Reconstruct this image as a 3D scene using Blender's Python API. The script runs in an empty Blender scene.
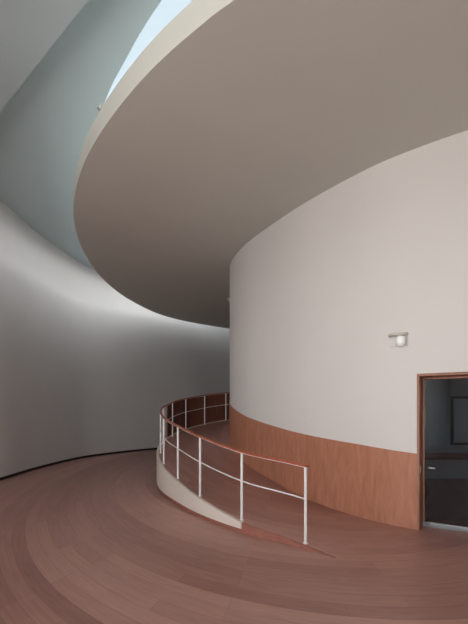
import bpy, bmesh, math, random
from mathutils import Vector
random.seed(4)
scene = bpy.context.scene
C = scene.collection
F = 420.0            # focal length in pixels of a 468 px wide frame
EYE = 1.68
SOFFIT, SLABTOP, CEIL = 5.26, 5.56, 6.50

# ------------------------------------------------------------------ helpers
def sharp(o, deg=35):
    me = o.data
    bm = bmesh.new(); bm.from_mesh(me)
    for e in bm.edges:
        if len(e.link_faces) == 2:
            e.smooth = e.calc_face_angle(0) < math.radians(deg)
    for f in bm.faces: f.smooth = True
    bm.to_mesh(me); bm.free()
    return o

def obj(name, bm, mat=None, parent=None, loc=None):
    bmesh.ops.recalc_face_normals(bm, faces=bm.faces[:])
    me = bpy.data.meshes.new(name)
    bm.to_mesh(me); bm.free()
    o = bpy.data.objects.new(name, me); C.objects.link(o)
    if mat: me.materials.append(mat)
    sharp(o)
    if parent: o.parent = parent
    if loc: o.location = loc
    return o

def struct(o):
    o['kind'] = 'structure'; return o

def thing(name, label, cat, loc=(0, 0, 0), rotz=0, group=None):
    o = bpy.data.objects.new(name, None); C.objects.link(o)
    o.empty_display_size = .1
    o.location = loc; o.rotation_euler = (0, 0, rotz)
    o['label'] = label; o['category'] = cat
    if group: o['group'] = group
    return o

def spline(pts, n):
    """centripetal Catmull-Rom through 2D/3D points, resampled evenly to n points"""
    P = [Vector(p) for p in pts]
    P = [P[0]*2-P[1]] + P + [P[-1]*2-P[-2]]
    out = []
    for i in range(1, len(P)-2):
        p0, p1, p2, p3 = P[i-1:i+3]
        t0 = 0; t1 = t0+max((p1-p0).length, 1e-6)**.5
        t2 = t1+max((p2-p1).length, 1e-6)**.5; t3 = t2+max((p3-p2).length, 1e-6)**.5
        for k in range(24):
            t = t1+(t2-t1)*k/24
            a1 = p0*((t1-t)/(t1-t0))+p1*((t-t0)/(t1-t0))
            a2 = p1*((t2-t)/(t2-t1))+p2*((t-t1)/(t2-t1))
            a3 = p2*((t3-t)/(t3-t2))+p3*((t-t2)/(t3-t2))
            b1 = a1*((t2-t)/(t2-t0))+a2*((t-t0)/(t2-t0))
            b2 = a2*((t3-t)/(t3-t1))+a3*((t-t1)/(t3-t1))
            out.append(b1*((t2-t)/(t2-t1))+b2*((t-t1)/(t2-t1)))
    out.append(P[-2])
    L = [0]
    for a, b in zip(out, out[1:]): L.append(L[-1]+(b-a).length)
    res = []; j = 0
    for k in range(n):
        s = L[-1]*k/(n-1)
        while j < len(L)-2 and L[j+1] < s: j += 1
        u = (s-L[j])/max(L[j+1]-L[j], 1e-9)
        res.append(out[j].lerp(out[j+1], min(max(u, 0), 1)))
    return res

def interp(x, tab):
    if x <= tab[0][0]: return tab[0][1]
    for (a, b), (c, d) in zip(tab, tab[1:]):
        if x <= c: return b+(d-b)*(x-a)/(c-a)
    return tab[-1][1]

def normals2(path):
    """left-hand normals of a 2D path"""
    N = []
    for i in range(len(path)):
        a = path[max(i-1, 0)]; b = path[min(i+1, len(path)-1)]
        t = (Vector((b[0], b[1]))-Vector((a[0], a[1]))).normalized()
        N.append(Vector((-t.y, t.x)))
    return N

def ribbon(path, z0, z1, off0, off1, nz=1):
    """solid curved wall along a path; z0/z1 number or list; off0/off1 offsets along the left normal"""
    bm = bmesh.new(); N = normals2(path); n = len(path)
    f = lambda z, i: z[i] if isinstance(z, (list, tuple)) else z
    rows = []
    for i, p in enumerate(path):
        a = Vector((p[0], p[1]))+N[i]*off0; b = Vector((p[0], p[1]))+N[i]*off1
        lo, hi = f(z0, i), f(z1, i)
        rows.append([bm.verts.new((a.x, a.y, lo)), bm.verts.new((a.x, a.y, hi)),
                     bm.verts.new((b.x, b.y, hi)), bm.verts.new((b.x, b.y, lo))])
    for r, s in zip(rows, rows[1:]):
        for k in range(4):
            bm.faces.new((r[k], r[(k+1) % 4], s[(k+1) % 4], s[k]))
    bm.faces.new(rows[0]); bm.faces.new(rows[-1][::-1])
    return bm

def plate(loops, z0, z1):
    """solid plate from closed 2D loops (first outer, others holes)"""
    bm = bmesh.new(); E = []
    for lp in loops:
        vs = [bm.verts.new((p[0], p[1], z0)) for p in lp]
        for a, b in zip(vs, vs[1:]+vs[:1]): E.append(bm.edges.new((a, b)))
    bmesh.ops.triangle_fill(bm, edges=E, use_beauty=True, use_dissolve=False)
    r = bmesh.ops.extrude_face_region(bm, geom=bm.faces[:])
    vs = [g for g in r['geom'] if isinstance(g, bmesh.types.BMVert)]
    for v in vs: v.co.z = z1
    return bm

def tube(pts, r, seg=12, ry=None, caps=True):
    bm = bmesh.new(); P = [Vector(p) for p in pts]; rows = []
    for i, p in enumerate(P):
        t = (P[min(i+1, len(P)-1)]-P[max(i-1, 0)]).normalized()
        up = Vector((0, 0, 1)) if abs(t.z) < .95 else Vector((0, 1, 0))
        s = t.cross(up).normalized(); u = s.cross(t).normalized()
        rows.append([bm.verts.new(p+s*(math.cos(2*math.pi*k/seg)*r)+u*(math.sin(2*math.pi*k/seg)*(ry or r))) for k in range(seg)])
    for a, b in zip(rows, rows[1:]):
        for k in range(seg):
            bm.faces.new((a[k], a[(k+1) % seg], b[(k+1) % seg], b[k]))
    if caps: bm.faces.new(rows[0]); bm.faces.new(rows[-1][::-1])
    return bm

def add_box(bm, c, s, ax=(1, 0), bev=0):
    """box centred at c, size s (along, across, up), along axis ax in plan"""
    a = Vector((ax[0], ax[1], 0)).normalized(); b = Vector((-a.y, a.x, 0)); u = Vector((0, 0, 1))
    vs = []
    for k in (-.5, .5):
        for i, j in ((-.5, -.5), (.5, -.5), (.5, .5), (-.5, .5)):
            vs.append(bm.verts.new(Vector(c)+a*s[0]*i+b*s[1]*j+u*s[2]*k))
    q = [(0, 3, 2, 1), (4, 5, 6, 7), (0, 1, 5, 4), (1, 2, 6, 5), (2, 3, 7, 6), (3, 0, 4, 7)]
    fs = [bm.faces.new([vs[i] for i in f]) for f in q]
    if bev:
        es = {e for f in fs for e in f.edges}
        bmesh.ops.bevel(bm, geom=list(es), offset=bev, segments=2, affect='EDGES', profile=.5)
    return bm

def lathe(prof, seg=24, c=(0, 0, 0)):
    bm = bmesh.new(); rows = []
    for r, z in prof:
        rows.append([bm.verts.new((c[0]+r*math.cos(2*math.pi*k/seg), c[1]+r*math.sin(2*math.pi*k/seg), c[2]+z)) for k in range(seg)])
    for a, b in zip(rows, rows[1:]):
        for k in range(seg): bm.faces.new((a[k], a[(k+1) % seg], b[(k+1) % seg], b[k]))
    bmesh.ops.remove_doubles(bm, verts=bm.verts[:], dist=1e-6)
    return bm

# ------------------------------------------------------------------ materials
def srgb(r, g, b):
    f = lambda c: (c/12.92 if c <= .04045 else ((c+.055)/1.055)**2.4)
    return (f(r/255), f(g/255), f(b/255), 1)

def base_mat(name, col, rough=.6, spec=.3, metal=0):
    m = bpy.data.materials.new(name); m.use_nodes = True
    b = m.node_tree.nodes['Principled BSDF']
    b.inputs['Base Color'].default_value = col
    b.inputs['Roughness'].default_value = rough
    b.inputs['Specular IOR Level'].default_value = spec
    b.inputs['Metallic'].default_value = metal
    return m

def plaster(name, col, var=.04, bump=.05):
    m = base_mat(name, col, .85, .15); nt = m.node_tree; N = nt.nodes; L = nt.links
    b = N['Principled BSDF']
    tc = N.new('ShaderNodeTexCoord')
    n1 = N.new('ShaderNodeTexNoise'); n1.inputs['Scale'].default_value = .9; n1.inputs['Detail'].default_value = 4
    n2 = N.new('ShaderNodeTexNoise'); n2.inputs['Scale'].default_value = 90; n2.inputs['Detail'].default_value = 2
    L.new(tc.outputs['Object'], n1.inputs['Vector']); L.new(tc.outputs['Object'], n2.inputs['Vector'])
    mx = N.new('ShaderNodeMix'); mx.data_type = 'RGBA'
    mx.inputs['A'].default_value = tuple(c*(1-var) for c in col[:3])+(1,)
    mx.inputs['B'].default_value = tuple(min(1, c*(1+var)) for c in col[:3])+(1,)
    L.new(n1.outputs['Fac'], mx.inputs['Factor']); L.new(mx.outputs['Result'], b.inputs['Base Color'])
    bp = N.new('ShaderNodeBump'); bp.inputs['Strength'].default_value = bump; bp.inputs['Distance'].default_value = .01
    L.new(n2.outputs['Fac'], bp.inputs['Height']); L.new(bp.outputs['Normal'], b.inputs['Normal'])
    return m

CX, CY, EA, EB = 1.5, 11.8, 5.1, 8.6       # the oval the floorboards are laid around
def parquet(name, dark, light, rough):
    m = base_mat(name, dark, rough, .4); nt = m.node_tree; N = nt.nodes; L = nt.links
    b = N['Principled BSDF']
    tc = N.new('ShaderNodeTexCoord'); sp = N.new('ShaderNodeSeparateXYZ'); L.new(tc.outputs['Object'], sp.inputs[0])
    def math_(op, a, b_=None, c=None):
        n = N.new('ShaderNodeMath'); n.operation = op
        for i, v in enumerate((a, b_, c)):
            if v is None: continue
            if isinstance(v, (int, float)): n.inputs[i].default_value = v
            else: L.new(v, n.inputs[i])
        return n.outputs[0]
    u = math_('DIVIDE', math_('SUBTRACT', sp.outputs['X'], CX), EA)
    v = math_('DIVIDE', math_('SUBTRACT', sp.outputs['Y'], CY), EB)
    r = math_('SQRT', math_('ADD', math_('MULTIPLY', u, u), math_('MULTIPLY', v, v)))
    th = math_('ARCTAN2', u, math_('MULTIPLY', v, -1))
    cmb = N.new('ShaderNodeCombineXYZ')
    L.new(math_('MULTIPLY', th, 6.2), cmb.inputs['X']); L.new(math_('MULTIPLY', r, 6.5), cmb.inputs['Y'])
    br = N.new('ShaderNodeTexBrick')
    br.inputs['Scale'].default_value = 1; br.inputs['Brick Width'].default_value = 1.9
    br.inputs['Row Height'].default_value = .16; br.inputs['Mortar Size'].default_value = .002
    br.inputs['Mortar Smooth'].default_value = .3; br.offset = .37; br.offset_frequency = 3
    br.inputs['Color1'].default_value = (0, 0, 0, 1); br.inputs['Color2'].default_value = (1, 1, 1, 1)
    br.inputs['Mortar'].default_value = (0, 0, 0, 1); br.inputs['Bias'].default_value = 0
    L.new(cmb.outputs[0], br.inputs['Vector'])
    # strips of boards laid from different batches: 1-D noise across the rows
    cm2 = N.new('ShaderNodeCombineXYZ')
    L.new(math_('MULTIPLY', math_('FLOOR', math_('DIVIDE', math_('MULTIPLY', r, 6.5), .80)), 3.7), cm2.inputs['Y'])
    L.new(math_('MULTIPLY', th, .5), cm2.inputs['X'])
    nb = N.new('ShaderNodeTexNoise'); nb.inputs['Scale'].default_value = 1.3; nb.inputs['Detail'].default_value = 0
    L.new(cm2.outputs[0], nb.inputs['Vector'])
    # grain stretched along the boards
    mp = N.new('ShaderNodeMapping'); mp.inputs['Scale'].default_value = (2.5, 34, 1); L.new(cmb.outputs[0], mp.inputs['Vector'])
    ng = N.new('ShaderNodeTexNoise'); ng.inputs['Scale'].default_value = 1; ng.inputs['Detail'].default_value = 5; ng.inputs['Distortion'].default_value = .6
    L.new(mp.outputs[0], ng.inputs['Vector'])
    nw = N.new('ShaderNodeTexNoise'); nw.inputs['Scale'].default_value = 1.1; nw.inputs['Detail'].default_value = 3
    L.new(tc.outputs['Object'], nw.inputs['Vector'])
    sb = N.new('ShaderNodeSeparateColor'); L.new(br.outputs['Color'], sb.inputs[0])
    f = math_('MULTIPLY', sb.outputs[0], .14)
    f = math_('ADD', f, math_('MULTIPLY', nb.outputs['Fac'], .75))
    f = math_('ADD', f, math_('MULTIPLY', ng.outputs['Fac'], .35))
    f = math_('ADD', f, math_('MULTIPLY', nw.outputs['Fac'], .3))
    f = math_('SUBTRACT', f, .35)
    mx = N.new('ShaderNodeMix'); mx.data_type = 'RGBA'
    mx.inputs['A'].default_value = dark; mx.inputs['B'].default_value = light
    L.new(f, mx.inputs['Factor'])
    mo = N.new('ShaderNodeMix'); mo.data_type = 'RGBA'; mo.blend_type = 'MULTIPLY'
    L.new(math_('MULTIPLY', br.outputs['Fac'], .45), mo.inputs['Factor'])
    L.new(mx.outputs['Result'], mo.inputs['A']); mo.inputs['B'].default_value = (.3, .25, .25, 1)
    L.new(mo.outputs['Result'], b.inputs['Base Color'])
    rr = math_('MULTIPLY_ADD', nw.outputs['Fac'], .15, rough-.07); L.new(rr, b.inputs['Roughness'])
    bp = N.new('ShaderNodeBump'); bp.inputs['Strength'].default_value = .12; bp.inputs['Distance'].default_value = .004
    L.new(math_('SUBTRACT', ng.outputs['Fac'], br.outputs['Fac']), bp.inputs['Height']); L.new(bp.outputs['Normal'], b.inputs['Normal'])
    return m

def wood(name, c1, c2, rough=.5, scale=(1, 1, 9), seams=None):
    m = base_mat(name, c1, rough, .35); nt = m.node_tree; N = nt.nodes; L = nt.links
    b = N['Principled BSDF']; tc = N.new('ShaderNodeTexCoord')
    mp = N.new('ShaderNodeMapping'); mp.inputs['Scale'].default_value = scale
    L.new(tc.outputs['Object'], mp.inputs['Vector'])
    n = N.new('ShaderNodeTexNoise'); n.inputs['Scale'].default_value = 2.2; n.inputs['Detail'].default_value = 6; n.inputs['Distortion'].default_value = 1.2
    L.new(mp.outputs[0], n.inputs['Vector'])
    cr = N.new('ShaderNodeValToRGB'); cr.color_ramp.elements[0].position = .3; cr.color_ramp.elements[1].position = .72
    cr.color_ramp.elements[0].color = c1; cr.color_ramp.elements[1].color = c2
    L.new(n.outputs['Fac'], cr.inputs[0]); L.new(cr.outputs[0], b.inputs['Base Color'])
    return m

M_wall = plaster('white_plaster', srgb(218, 214, 212))
M_outer = plaster('outer_wall_plaster', srgb(206, 203, 202))
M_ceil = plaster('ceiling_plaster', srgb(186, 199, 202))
M_slab = plaster('gallery_plaster', srgb(206, 205, 198))
M_kerb = plaster('kerb_plaster', srgb(226, 214, 205))
M_floor = parquet('oak_parquet', srgb(140, 90, 80), srgb(232, 180, 166), .36)
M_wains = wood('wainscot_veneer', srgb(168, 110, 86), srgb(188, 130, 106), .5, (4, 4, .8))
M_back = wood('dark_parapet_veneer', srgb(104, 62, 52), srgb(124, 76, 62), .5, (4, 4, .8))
M_rail = wood('handrail_wood', srgb(150, 74, 50), srgb(186, 100, 70), .35, (4, 4, 4))
M_frame = wood('door_frame_wood', srgb(140, 96, 78), srgb(172, 122, 100), .45, (6, 6, .6))
M_skirt = wood('skirting_wood', srgb(146, 92, 80), srgb(166, 110, 96), .5, (3, 3, 6))
M_dark = base_mat('gap_shade_and_frame_black', srgb(42, 34, 34), .7)  # painted shade of the wall-foot gap; also the board frame's own colour
M_white = base_mat('white_enamel', srgb(232, 230, 230), .35, .5)
M_steel = base_mat('brushed_steel', srgb(190, 192, 194), .35, .5, .8)
M_alu = base_mat('aluminium_rail', srgb(140, 143, 148), .5, .4, .2)
M_opal = base_mat('opal_glass', srgb(244, 246, 244), .25, .5)
M_visor = base_mat('visor_enamel', srgb(206, 196, 184), .5, .3)
M_table = wood('dark_table_wood', srgb(60, 50, 46), srgb(84, 70, 62), .5)
M_roomwall = plaster('back_room_plaster', srgb(186, 196, 206))

def glass(name, tint, refl=.03, rough=.02):
    m = bpy.data.materials.new(name); m.use_nodes = True; nt = m.node_tree; N = nt.nodes; L = nt.links
    N.remove(N['Principled BSDF']); out = N['Material Output']
    tr = N.new('ShaderNodeBsdfTransparent'); tr.inputs[0].default_value = tint
    gl = N.new('ShaderNodeBsdfGlossy'); gl.inputs['Roughness'].default_value = rough
    lw = N.new('ShaderNodeLayerWeight'); pw = N.new('ShaderNodeMath'); pw.operation = 'POWER'; pw.inputs[1].default_value = 5
    L.new(lw.outputs['Facing'], pw.inputs[0]); lw.inputs['Blend'].default_value = .5
    fr = N.new('ShaderNodeMath'); fr.operation = 'MULTIPLY_ADD'; L.new(pw.outputs[0], fr.inputs[0])
    fr.inputs[1].default_value = .9; fr.inputs[2].default_value = refl
    mx = N.new('ShaderNodeMixShader'); L.new(fr.outputs[0], mx.inputs[0]); L.new(tr.outputs[0], mx.inputs[1]); L.new(gl.outputs[0], mx.inputs[2])
    L.new(mx.outputs[0], out.inputs['Surface'])
    return m
M_glass = glass('clear_glass', (.95, .97, .98, 1))
M_doorglass = glass('tinted_door_glass', (.68, .73, .76, 1), .05)

# ------------------------------------------------------------------ plan curves
# face of the curved inner wall ("drum"), from behind the bend to the right of the door
DRUM = [(8.9, 15.2), (5.5, 15.4), (2.6, 14.8), (1.0, 13.8), (.22, 12.5), (-.04, 11.4), (-.10, 10.5), (.24, 9.22), (.71, 8.26),
        (1.17, 7.44), (1.69, 6.68), (2.13, 6.14), (2.55, 5.76), (3.01, 5.41), (3.6, 5.02), (4.4, 4.62), (5.6, 4.2), (8.9, 3.6)]
drum = spline(DRUM, 400)
# outer wall (room face), from far right round the left to beside the camera
OUTER = [(9.0, 19.0), (6.5, 21.0), (3.2, 21.6), (1.2, 21.2), (-.24, 20.2), (-1.72, 18.6), (-3.1, 17.15), (-4.22, 15.7), (-5.02, 14.2),
         (-5.40, 11.6), (-5.42, 9.75), (-5.55, 7.6), (-5.7, 5.5), (-5.75, 3.6), (-5.7, 2.2)]
outer = spline(OUTER, 300)
# edge of the gallery slab overhead
def edge(px, py, z=SOFFIT):
    D = (z-EYE)*F/(408-py); return ((px-234)/F*D, D)
SLAB = [(9.0, 1.6), (5.5, 1.9), (3.0, 2.35), (1.3, 2.95), (0.0, 3.69)] + [edge(*p) for p in
        [(200, 26), (150, 71), (110, 119), (85, 161), (74, 200), (75, 226), (85, 254), (101, 277), (130, 300), (170, 317.5), (229, 328.5)]] + \
       [(1.6, 19.7), (4, 19.6), (9.0, 18.2)]
slab = spline(SLAB, 320)
# edge of the roof light in the high ceiling
SKYL = [(2.4, 3.0), (1.2, 3.2), (.1, 4.0), (-.42, 4.5), edge(162, 0, CEIL), edge(141.5, 31, CEIL), edge(125.5, 60, CEIL), edge(111, 87, CEIL), edge(102, 112, CEIL), (-2.8, 8.4), (-3.3, 10.0), (-3.75, 12), (-3.9, 14), (-3.3, 16),
        (-1.9, 17.5), (0, 18.8), (2.2, 19.2), (3.2, 17.5), (3.0, 13), (2.6, 8), (3.0, 4.5)]
skyl = spline(SKYL+[SKYL[0]], 200)[:-1]
# edge of the lowered soffit, upper left
ZS = 6.24
LOWS = [(2.5, 2.0), (.6, 2.9), (-.55, 3.7), edge(88.5, 0, ZS), edge(61.5, 33, ZS), edge(38.5, 63, ZS), edge(0, 113, ZS), (-4.4, 7.3), (-5.2, 8.3), (-6.0, 8.9)]
lows = spline(LOWS, 90)

# ------------------------------------------------------------------ shell
ROOM = [(9.3, 22.5), (-6.2, 22.5), (-6.2, -5.3), (9.3, -5.3)]
struct(obj('floor', plate([[(9.3, 22.3), (-6.1, 22.3), (-6.1, -5.2), (9.3, -5.2)]], -.2, 0), M_floor))
struct(obj('wall_outer', ribbon(outer, 0, CEIL, -.3, 0), M_outer))
# raised black strip, painted-in shade of a gap along the outer wall's foot
struct(obj('gap_shade_outer', ribbon(outer, 0, .07, 0, .012), M_dark))
# left wall by the camera: glazed
struct(obj('ceiling', plate([[(9.3, 22.3), (-6.1, 22.3), (-6.1, -5.2), (9.3, -5.2)], skyl], CEIL, CEIL+.22), M_ceil))
struct(obj('ceiling_lowered', plate([list(lows)+[(-6.0, -5.1), (2.5, -5.1)]], ZS, CEIL), M_ceil))
struct(obj('ceiling_gallery', plate([slab], SOFFIT, SLABTOP), M_slab))
struct(obj('wall_right', add_box(bmesh.new(), (9.15, 8.6, CEIL/2), (.3, 28, CEIL)), M_wall))

def window(name, a, b, zs, zt, nmul, wallname, ztop=CEIL):
    """a wall from a to b with one big glazed opening"""
    a = Vector(a); b = Vector(b); d = (b-a); Ln = d.length; d.normalize(); m = (a+b)/2
    bm = bmesh.new()
    add_box(bm, (m.x, m.y, zs/2), (Ln, .3, zs), d)
    add_box(bm, (m.x, m.y, (zt+ztop)/2), (Ln, .3, ztop-zt), d)
    struct(obj(wallname, bm, M_wall))
    r = thing(name, '', ''); del r['label']; del r['category']; r['kind'] = 'structure'
    fb = bmesh.new()
    add_box(fb, (m.x, m.y, zs+.03), (Ln, .1, .06), d); add_box(fb, (m.x, m.y, zt-.03), (Ln, .1, .06), d)
    for k in range(nmul+1):
        p = a+d*(.03+(Ln-.06)*k/nmul)
        add_box(fb, (p.x, p.y, (zs+zt)/2), (.06, .1, zt-zs-.12), d)
    obj('window_frame', fb, M_white, r)
    gb = bmesh.new(); add_box(gb, (m.x, m.y, (zs+zt)/2), (Ln-.06, .012, zt-zs-.1), d)
    obj('window_pane', gb, M_glass, r)
struct(obj('wall_pier', add_box(bmesh.new(), (-5.85, 1.55, CEIL/2), (.3, 1.5, CEIL)), M_wall))
struct(obj('wall_corner', add_box(add_box(bmesh.new(), (-5.85, -3.9, CEIL/2), (.3, 2.4, CEIL)), (-5.2, -5.2, CEIL/2), (1.6, .3, CEIL)), M_wall))
window('window_1', (-5.85, .8), (-5.85, -2.7), .25, 4.6, 3, 'wall_left')
window('window_2', (-4.4, -5.2), (-.4, -5.2), .25, 4.6, 4, 'wall_back')
bm = bmesh.new(); add_box(bm, (4.45, -5.2, CEIL/2), (9.7, .3, CEIL)); struct(obj('wall_behind', bm, M_wall))
# roof light glazing
gl = struct(obj('window_3', plate([skyl], CEIL+.16, CEIL+.17), M_glass))

# ------------------------------------------------------------------ inner wall with the door
def near(path, p):
    return min(range(len(path)), key=lambda i: (Vector(path[i])-Vector(p)).length)
DZ = 2.15
# door jamb line is where the wall is seen at px 416.5
i0 = min((i for i in range(len(drum)) if drum[i][1] < 7 and drum[i][0] > 2), key=lambda i: abs(drum[i][0]/drum[i][1]-(416.3-234)/F))
acc = 0; i1 = i0
while acc < 1.9: acc += (drum[i1+1]-drum[i1]).length; i1 += 1
TH = .24
bm = ribbon(drum[:i0+1], 0, SOFFIT, 0, TH)
for seg, z0 in ((drum[i0:i1+1], DZ), (drum[i1:], 0)):
    b2 = ribbon(seg, z0, SOFFIT, 0, TH); me = bpy.data.meshes.new('t'); b2.to_mesh(me); b2.free(); bm.from_mesh(me); bpy.data.meshes.remove(me)
bmesh.ops.remove_doubles(bm, verts=bm.verts[:], dist=1e-5)
struct(obj('wall_inner', bm, M_wall))

# wainscot following the ramp
WTOP = [(5.0, 1.03), (5.78, 1.05), (6.38, 1.125), (7.15, 1.2), (7.65, 1.26), (8.35, 1.36), (9.1, 1.49), (9.8, 1.63), (10.5, 1.78), (11.4, 1.97), (12.5, 2.2), (14, 2.5), (15, 2.7)]
RIN = [(5.7, .0), (6.38, .02), (7.15, .08), (7.65, .17), (8.35, .30), (9.1, .45), (9.8, .59), (10.5, .73), (11.4, .9), (12.5, 1.08), (13.8, 1.3), (15, 1.45)]
ROUT = [(4.7, .0), (5.03, .035), (5.7, .14), (6.5, .28), (7.5, .42), (8.4, .54), (9.05, .62), (10.1, .73), (11, .82), (12.2, .98), (13.2, 1.1), (14, 1.22), (15, 1.36)]
ia = near(drum, (1.0, 13.8))
ws = drum[ia:i0+1]
struct(obj('trim_1', ribbon(ws, 0, [interp(p[1], WTOP) for p in ws], -.012, 0), M_wains))

# ------------------------------------------------------------------ ramp
EDGE = [(1.13, 4.70), (.87, 5.0), (.577, 5.27), (.12, 5.645), (-.52, 6.47), (-1.04, 7.43), (-1.39, 8.2), (-1.64, 9.05),
        (-1.80, 10.0), (-1.83, 11.0), (-1.62, 12.2), (-1.2, 13.2), (-.6, 14.0), (.1, 14.6), (.9, 15.1)]
redge = spline(EDGE, 160)
NR = 160
inner = spline([tuple(drum[i]) for i in range(i0, ia-1, -4)], NR)
NE = normals2(redge)     # path runs front to back; left normal points outwards (-x)
rz = [max(.0012, interp(p[1], ROUT)) for p in redge]
ri = [max(.0012, interp(p[1], RIN)) for p in inner]
ramp = thing('ramp', 'curved oak ramp with white edge rising behind the white inner wall', 'ramp', (.12, 5.645, 0))
def local(bm, o=ramp):
    bmesh.ops.translate(bm, verts=bm.verts[:], vec=-Vector(o.location)); return bm
bm = bmesh.new(); rows = []
for k in range(NR):
    a, b = redge[k], inner[k]
    row = [bm.verts.new((a[0], a[1], 0))]
    for j in range(7):
        t = j/6; row.append(bm.verts.new((a[0]+(b[0]-a[0])*t, a[1]+(b[1]-a[1])*t, rz[k]+(ri[k]-rz[k])*t)))
    row.append(bm.verts.new((b[0], b[1], 0))); rows.append(row)
for r, s in zip(rows, rows[1:]):
    for j in range(8): bm.faces.new((r[j], r[j+1], s[j+1], s[j]))
bm.faces.new(rows[-1])
deck = obj('ramp_deck', bm, M_floor)      # kept in world coordinates so the boards run on from the floor
deck.parent = ramp; deck.matrix_parent_inverse.identity(); deck.location = -Vector(ramp.location)
ks = min(range(60), key=lambda k: abs(redge[k][0]/redge[k][1]-(244-234)/F))
# plaster upstand that starts with a blunt rounded end
path = redge[ks:]; SK = .055
ub = ribbon(path, [SK]*len(path), [max(SK+.05, interp(p[1], ROUT)+.012) for p in path], -.03, .02)
# skirting strip below, and the wooden wedge in front of it
kb = ribbon(redge, 0, [min(SK, max(.006, z+.002)) if k < ks else SK for k, z in enumerate(rz)], 0, .012)
wedge = ribbon(redge[:ks+1], 0, [z+.003 for z in rz[:ks+1]], -.012, .004)
for nm, b_, m_ in (('edge_upstand', ub, M_kerb), ('skirting', kb, M_skirt), ('edge_strip', wedge, M_skirt)):
    obj(nm, local(b_), m_, ramp)

# ------------------------------------------------------------------ railing
RH = .94
rl = [Vector((p[0], p[1]))-NE[k]*.07 for k, p in enumerate(redge)]
rlz = [interp(p[1], ROUT) for p in redge]
def on_rail(px, first=True):
    """index on the rail line seen from the camera's direction px"""
    idx = range(0, 90) if first else range(90, NR)
    return min(idx, key=lambda k: abs(rl[k].x/rl[k].y-(px-234)/F))
kstart = on_rail(307)
L = [0]
for a, b in zip(rl, rl[1:]): L.append(L[-1]+(b-a).length)
s0 = L[kstart]; step = 1.025*(L[on_rail(240.5)]-s0)
rail = thing('railing', 'white post railing with thin wooden handrail along the curved ramp', 'railing', (rl[kstart].x, rl[kstart].y, rlz[kstart]))
ll = lambda bm: local(bm, rail)
top = [(rl[k].x, rl[k].y, rlz[k]+RH) for k in range(kstart, NR)]
t0 = Vector(top[0]); t1 = Vector(top[1]); ext = t0-(t1-t0).normalized()*.03
obj('handrail', ll(tube([ext]+top, .026, 12, .017)), M_rail, rail)
obj('rail_strip', ll(tube([ext+Vector((0, 0, -.021))]+[(x, y, z-.021) for x, y, z in top], .012, 8, .005)), M_white, rail)
mid = [(rl[k].x, rl[k].y, rlz[k]+RH*.57) for k in range(kstart, NR)]
obj('middle_rail', ll(tube(mid, .0095, 10)), M_white, rail)
s = s0; posts = []
n_post = 0
while s < L[-1]-.2:
    k = min(range(NR), key=lambda i: abs(L[i]-s))
    x, y, z = rl[k].x, rl[k].y, rlz[k]
    pb = tube([(x, y, z-.02), (x, y, z+RH-.02)], .0185, 14)
    po = obj('post', ll(pb), M_white, rail)
    fl = lathe([(0, .0), (.034, 0), (.034, .006), (.02, .01), (0, .01)], 18, (x, y, z))
    obj('base_flange', ll(fl), M_white, po)
    n_post += 1; s += step*(1.0 if n_post < 3 else 1.0)
# wooden panelled parapet behind the far stretch of the railing
kp = 98
pp = redge[kp:]
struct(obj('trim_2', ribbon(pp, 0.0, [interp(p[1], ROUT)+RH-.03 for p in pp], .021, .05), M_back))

# ------------------------------------------------------------------ door
dp = [Vector(p) for p in drum[i0:i1+1]]
A, B = dp[0], dp[-1]; d = (B-A).normalized(); nn = Vector((-d.y, d.x))   # nn points into the wall
if nn.y < 0: nn = -nn
door = thing('door_1', '', ''); del door['label']; del door['category']; door['kind'] = 'structure'
def pt(u, v, z): q = A+d*u+nn*v; return (q.x, q.y, z)
W = (B-A).length
fb = bmesh.new()
FW = .035
add_box(fb, pt(FW/2-.0, (.15), DZ/2), (FW, .34, DZ), d, .003)
add_box(fb, pt(W-FW/2, (.15), DZ/2), (FW, .34, DZ), d, .003)
add_box(fb, pt(W/2, .15, DZ-FW/2), (W-2*FW, .34, FW), d, .003)
obj('door_frame', fb, M_frame, door)
V = .27
bm = bmesh.new()
add_box(bm, pt(W/2, V, .035), (W-2*FW, .05, .07), d, .004)
obj('bottom_rail', bm, M_alu, door)
bm = bmesh.new()
add_box(bm, pt(FW+.012, V, DZ/2), (.024, .045, DZ-2*FW), d, .003)
add_box(bm, pt(W/2, V, DZ-FW-.015), (W-2*FW-.05, .045, .03), d, .003)
add_box(bm, pt(W/2, V, (DZ+.03)/2), (.03, .045, DZ-.07-FW-.03), d, .003)
obj('leaf_frame', bm, M_frame, door)
bm = bmesh.new(); add_box(bm, pt(W/2, V, DZ/2+.03), (W-2*FW-.04, .01, DZ-.18), d)
obj('door_glass', bm, M_doorglass, door)
bm = bmesh.new(); add_box(bm, pt(FW+.003, .06, .83), (.006, .06, .10), d, .001)
obj('strike_plate', bm, M_steel, door)
bm = tube([pt(.12, V-.005, .84), pt(.12, V-.06, .84), pt(.20, V-.065, .84)], .009, 10)
obj('door_handle', bm, M_steel, door)

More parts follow.
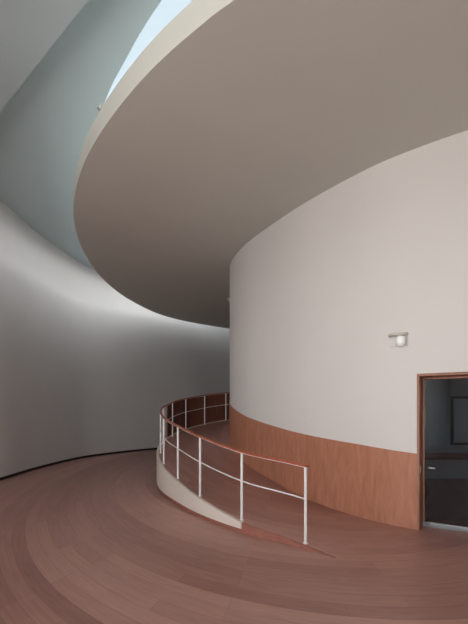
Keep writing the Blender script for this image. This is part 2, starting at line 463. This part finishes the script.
# room beyond the glass
bm = bmesh.new(); add_box(bm, (5.6, 10.1, SOFFIT/2), (6.6, .2, SOFFIT)); struct(obj('wall_back_room', bm, M_roomwall))
fr = thing('framed_panel', 'dark framed board on the wall beyond the door glass', 'board', (5.70, 9.975, 0.83))
bm = bmesh.new()
for c, s_ in (((0, 0, .0), (1.1, .04, .06)), ((0, 0, 1.1), (1.1, .04, .06)), ((-.52, 0, .55), (.06, .04, 1.04)), ((.52, 0, .55), (.06, .04, 1.04))):
    add_box(bm, c, s_)
obj('frame', bm, M_dark, fr)
bm = bmesh.new(); add_box(bm, (0, .005, .55), (.98, .02, 1.04)); obj('board', bm, M_roomwall, fr)
tb = thing('long_table', 'dark wooden table beyond the door glass', 'table', (4.3, 8.3, 0))
bm = bmesh.new(); add_box(bm, (0, 0, .73), (2.2, .8, .04), bev=.006); obj('table_top', bm, M_table, tb)
for sx in (-1, 1):
    for sy in (-.33, .33):
        bm = bmesh.new(); add_box(bm, (sx, sy, .355), (.06, .06, .71), bev=.004); obj('leg', bm, M_table, tb)

# ------------------------------------------------------------------ fittings
def on_drum(px, lo=4.5, hi=10.4):
    c = [i for i in range(len(drum)) if lo < drum[i][1] < hi]
    i = min(c, key=lambda i: abs(drum[i][0]/drum[i][1]-(px-234)/F))
    t = (drum[i+1]-drum[i-1]).normalized(); n = Vector((-t.y, t.x))
    if n.dot(drum[i]) > 0: n = -n          # outwards, towards the camera side
    return drum[i], n
p, n = on_drum(397.5)
zc = EYE+(408-341)*p[1]/F
lamp = thing('wall_lamp', 'small white wall lamp above the wainscot beside the door', 'lamp', (p.x, p.y, zc), math.atan2(n.y, n.x)+math.pi/2)
# local frame: -y points out of the wall, x along it
bm = bmesh.new(); add_box(bm, (0, -.012, 0), (.24, .012, .16), bev=.004); obj('back_plate', bm, M_wall, lamp)
bm = bmesh.new(); rows = []
for k in range(13):
    a = math.pi*k/12; x = -.135*math.cos(a); y = -.02-.13*math.sin(a)
    rows.append([bm.verts.new((x, y, .065)), bm.verts.new((x, y, .10)), bm.verts.new((x*.95, -.02+(y+.02)*.95, .10)), bm.verts.new((x*.95, -.02+(y+.02)*.95, .065))])
for r, s_ in zip(rows, rows[1:]):
    for j in range(4): bm.faces.new((r[j], r[(j+1) % 4], s_[(j+1) % 4], s_[j]))
bm.faces.new(rows[0]); bm.faces.new(rows[-1][::-1])
bm.faces.new([r[2] for r in rows])
obj('visor', bm, M_visor, lamp)
bm = lathe([(0, -.095), (.035, -.09), (.056, -.07), (.064, -.03), (.064, .03), (.05, .055), (.02, .065), (0, .065)], 20, (.05, -.075, 0))
obj('diffuser', bm, M_opal, lamp)
# second small lamp, at the bend of the inner wall
bp = drum[near(drum, (-.095, 10.7))]
z2 = EYE+(408-300)*10.7/F
lamp2 = thing('wall_lamp', 'tiny dark wall lamp on the bend of the inner wall under the gallery', 'lamp', (bp.x, bp.y, z2))
bm = bmesh.new(); add_box(bm, (-.008, 0, 0), (.016, .07, .09), bev=.004); obj('back_plate', bm, M_visor, lamp2)
bm = lathe([(0, -.04), (.015, -.04), (.022, .03), (.018, .04), (0, .04)], 16, (-.035, 0, .01)); obj('diffuser', bm, M_steel, lamp2)
# tiny spotlight at the point of the roof light
q = edge(101, 109, CEIL-.08)
sp = thing('spotlight', 'tiny grey spotlight at the tip of the roof light', 'lamp', (q[0]-.02, q[1], CEIL-.08))
bm = tube([(0, 0, .08), (0, 0, .0)], .012, 10); obj('stem', bm, M_visor, sp)
bm = tube([(-.035, .02, .02), (.03, -.02, -.04)], (.022), 14); obj('lamp_head', bm, M_steel, sp)

# ------------------------------------------------------------------ light
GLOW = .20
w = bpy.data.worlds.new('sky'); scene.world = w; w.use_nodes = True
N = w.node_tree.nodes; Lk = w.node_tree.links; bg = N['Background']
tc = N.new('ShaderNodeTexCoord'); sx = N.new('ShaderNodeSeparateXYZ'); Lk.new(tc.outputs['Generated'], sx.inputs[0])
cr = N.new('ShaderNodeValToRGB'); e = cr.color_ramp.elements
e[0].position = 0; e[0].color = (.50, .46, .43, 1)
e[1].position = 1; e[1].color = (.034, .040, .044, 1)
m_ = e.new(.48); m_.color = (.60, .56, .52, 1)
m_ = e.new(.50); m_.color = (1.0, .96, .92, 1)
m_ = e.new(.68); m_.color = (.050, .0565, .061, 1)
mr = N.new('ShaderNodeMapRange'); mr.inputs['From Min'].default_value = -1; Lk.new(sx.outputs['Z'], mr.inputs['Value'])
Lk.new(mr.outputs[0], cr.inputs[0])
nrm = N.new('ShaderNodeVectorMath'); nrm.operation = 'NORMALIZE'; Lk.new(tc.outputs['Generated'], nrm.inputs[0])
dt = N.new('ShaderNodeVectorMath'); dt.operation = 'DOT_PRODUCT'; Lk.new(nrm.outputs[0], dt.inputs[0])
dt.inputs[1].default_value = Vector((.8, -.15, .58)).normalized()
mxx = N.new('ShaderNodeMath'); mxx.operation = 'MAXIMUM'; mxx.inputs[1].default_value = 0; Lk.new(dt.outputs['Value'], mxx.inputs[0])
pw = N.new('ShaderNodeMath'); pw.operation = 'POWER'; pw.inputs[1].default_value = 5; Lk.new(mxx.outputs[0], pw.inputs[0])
# hazy sky: plain gradient plus a broad glow added to brighten the outer wall
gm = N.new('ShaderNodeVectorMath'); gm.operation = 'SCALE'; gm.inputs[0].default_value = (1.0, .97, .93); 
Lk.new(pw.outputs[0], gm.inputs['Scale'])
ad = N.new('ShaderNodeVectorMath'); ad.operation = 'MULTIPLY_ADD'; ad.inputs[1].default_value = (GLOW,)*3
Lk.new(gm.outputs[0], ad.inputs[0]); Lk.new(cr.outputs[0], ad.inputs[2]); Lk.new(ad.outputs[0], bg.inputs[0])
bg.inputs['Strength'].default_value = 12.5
sun = bpy.data.lights.new('sun', 'SUN'); sun.energy = .5; sun.angle = math.radians(1.5); sun.color = (1, .95, .88)
so = bpy.data.objects.new('sun', sun); C.objects.link(so)
so.rotation_euler = Vector((.5, .05, -1.0)).to_track_quat('-Z', 'Y').to_euler()   # high sun, falls on top of the gallery
def portal(name, loc, rot, sx_, sy_):
    l = bpy.data.lights.new(name, 'AREA'); l.shape = 'RECTANGLE'; l.size = sx_; l.size_y = sy_; l.cycles.is_portal = True
    o = bpy.data.objects.new(name, l); C.objects.link(o); o.location = loc; o.rotation_euler = rot
R = math.radians
portal('sky_portal_left', (-6.1, -.95, 2.4), (0, R(-90), 0), 4.5, 3.6)
portal('sky_portal_back', (-2.4, -5.45, 2.4), (R(90), 0, 0), 4.1, 4.6)
portal('sky_portal_roof', (-.2, 11, CEIL+.3), (0, 0, 0), 7.6, 17)

# ------------------------------------------------------------------ camera
cam = bpy.data.cameras.new('camera'); co = bpy.data.objects.new('camera', cam); C.objects.link(co)
co.location = (0, 0, EYE); co.rotation_euler = (R(90), 0, 0)
cam.sensor_fit = 'HORIZONTAL'; cam.sensor_width = 36; cam.lens = 36*F/468
cam.shift_y = (408-312)/468
cam.clip_start = .05
scene.camera = co
vs = scene.view_settings; vs.view_transform = 'Standard'; vs.look = 'None'; vs.gamma = 1; vs.use_curve_mapping = False
vs.exposure = 0.6
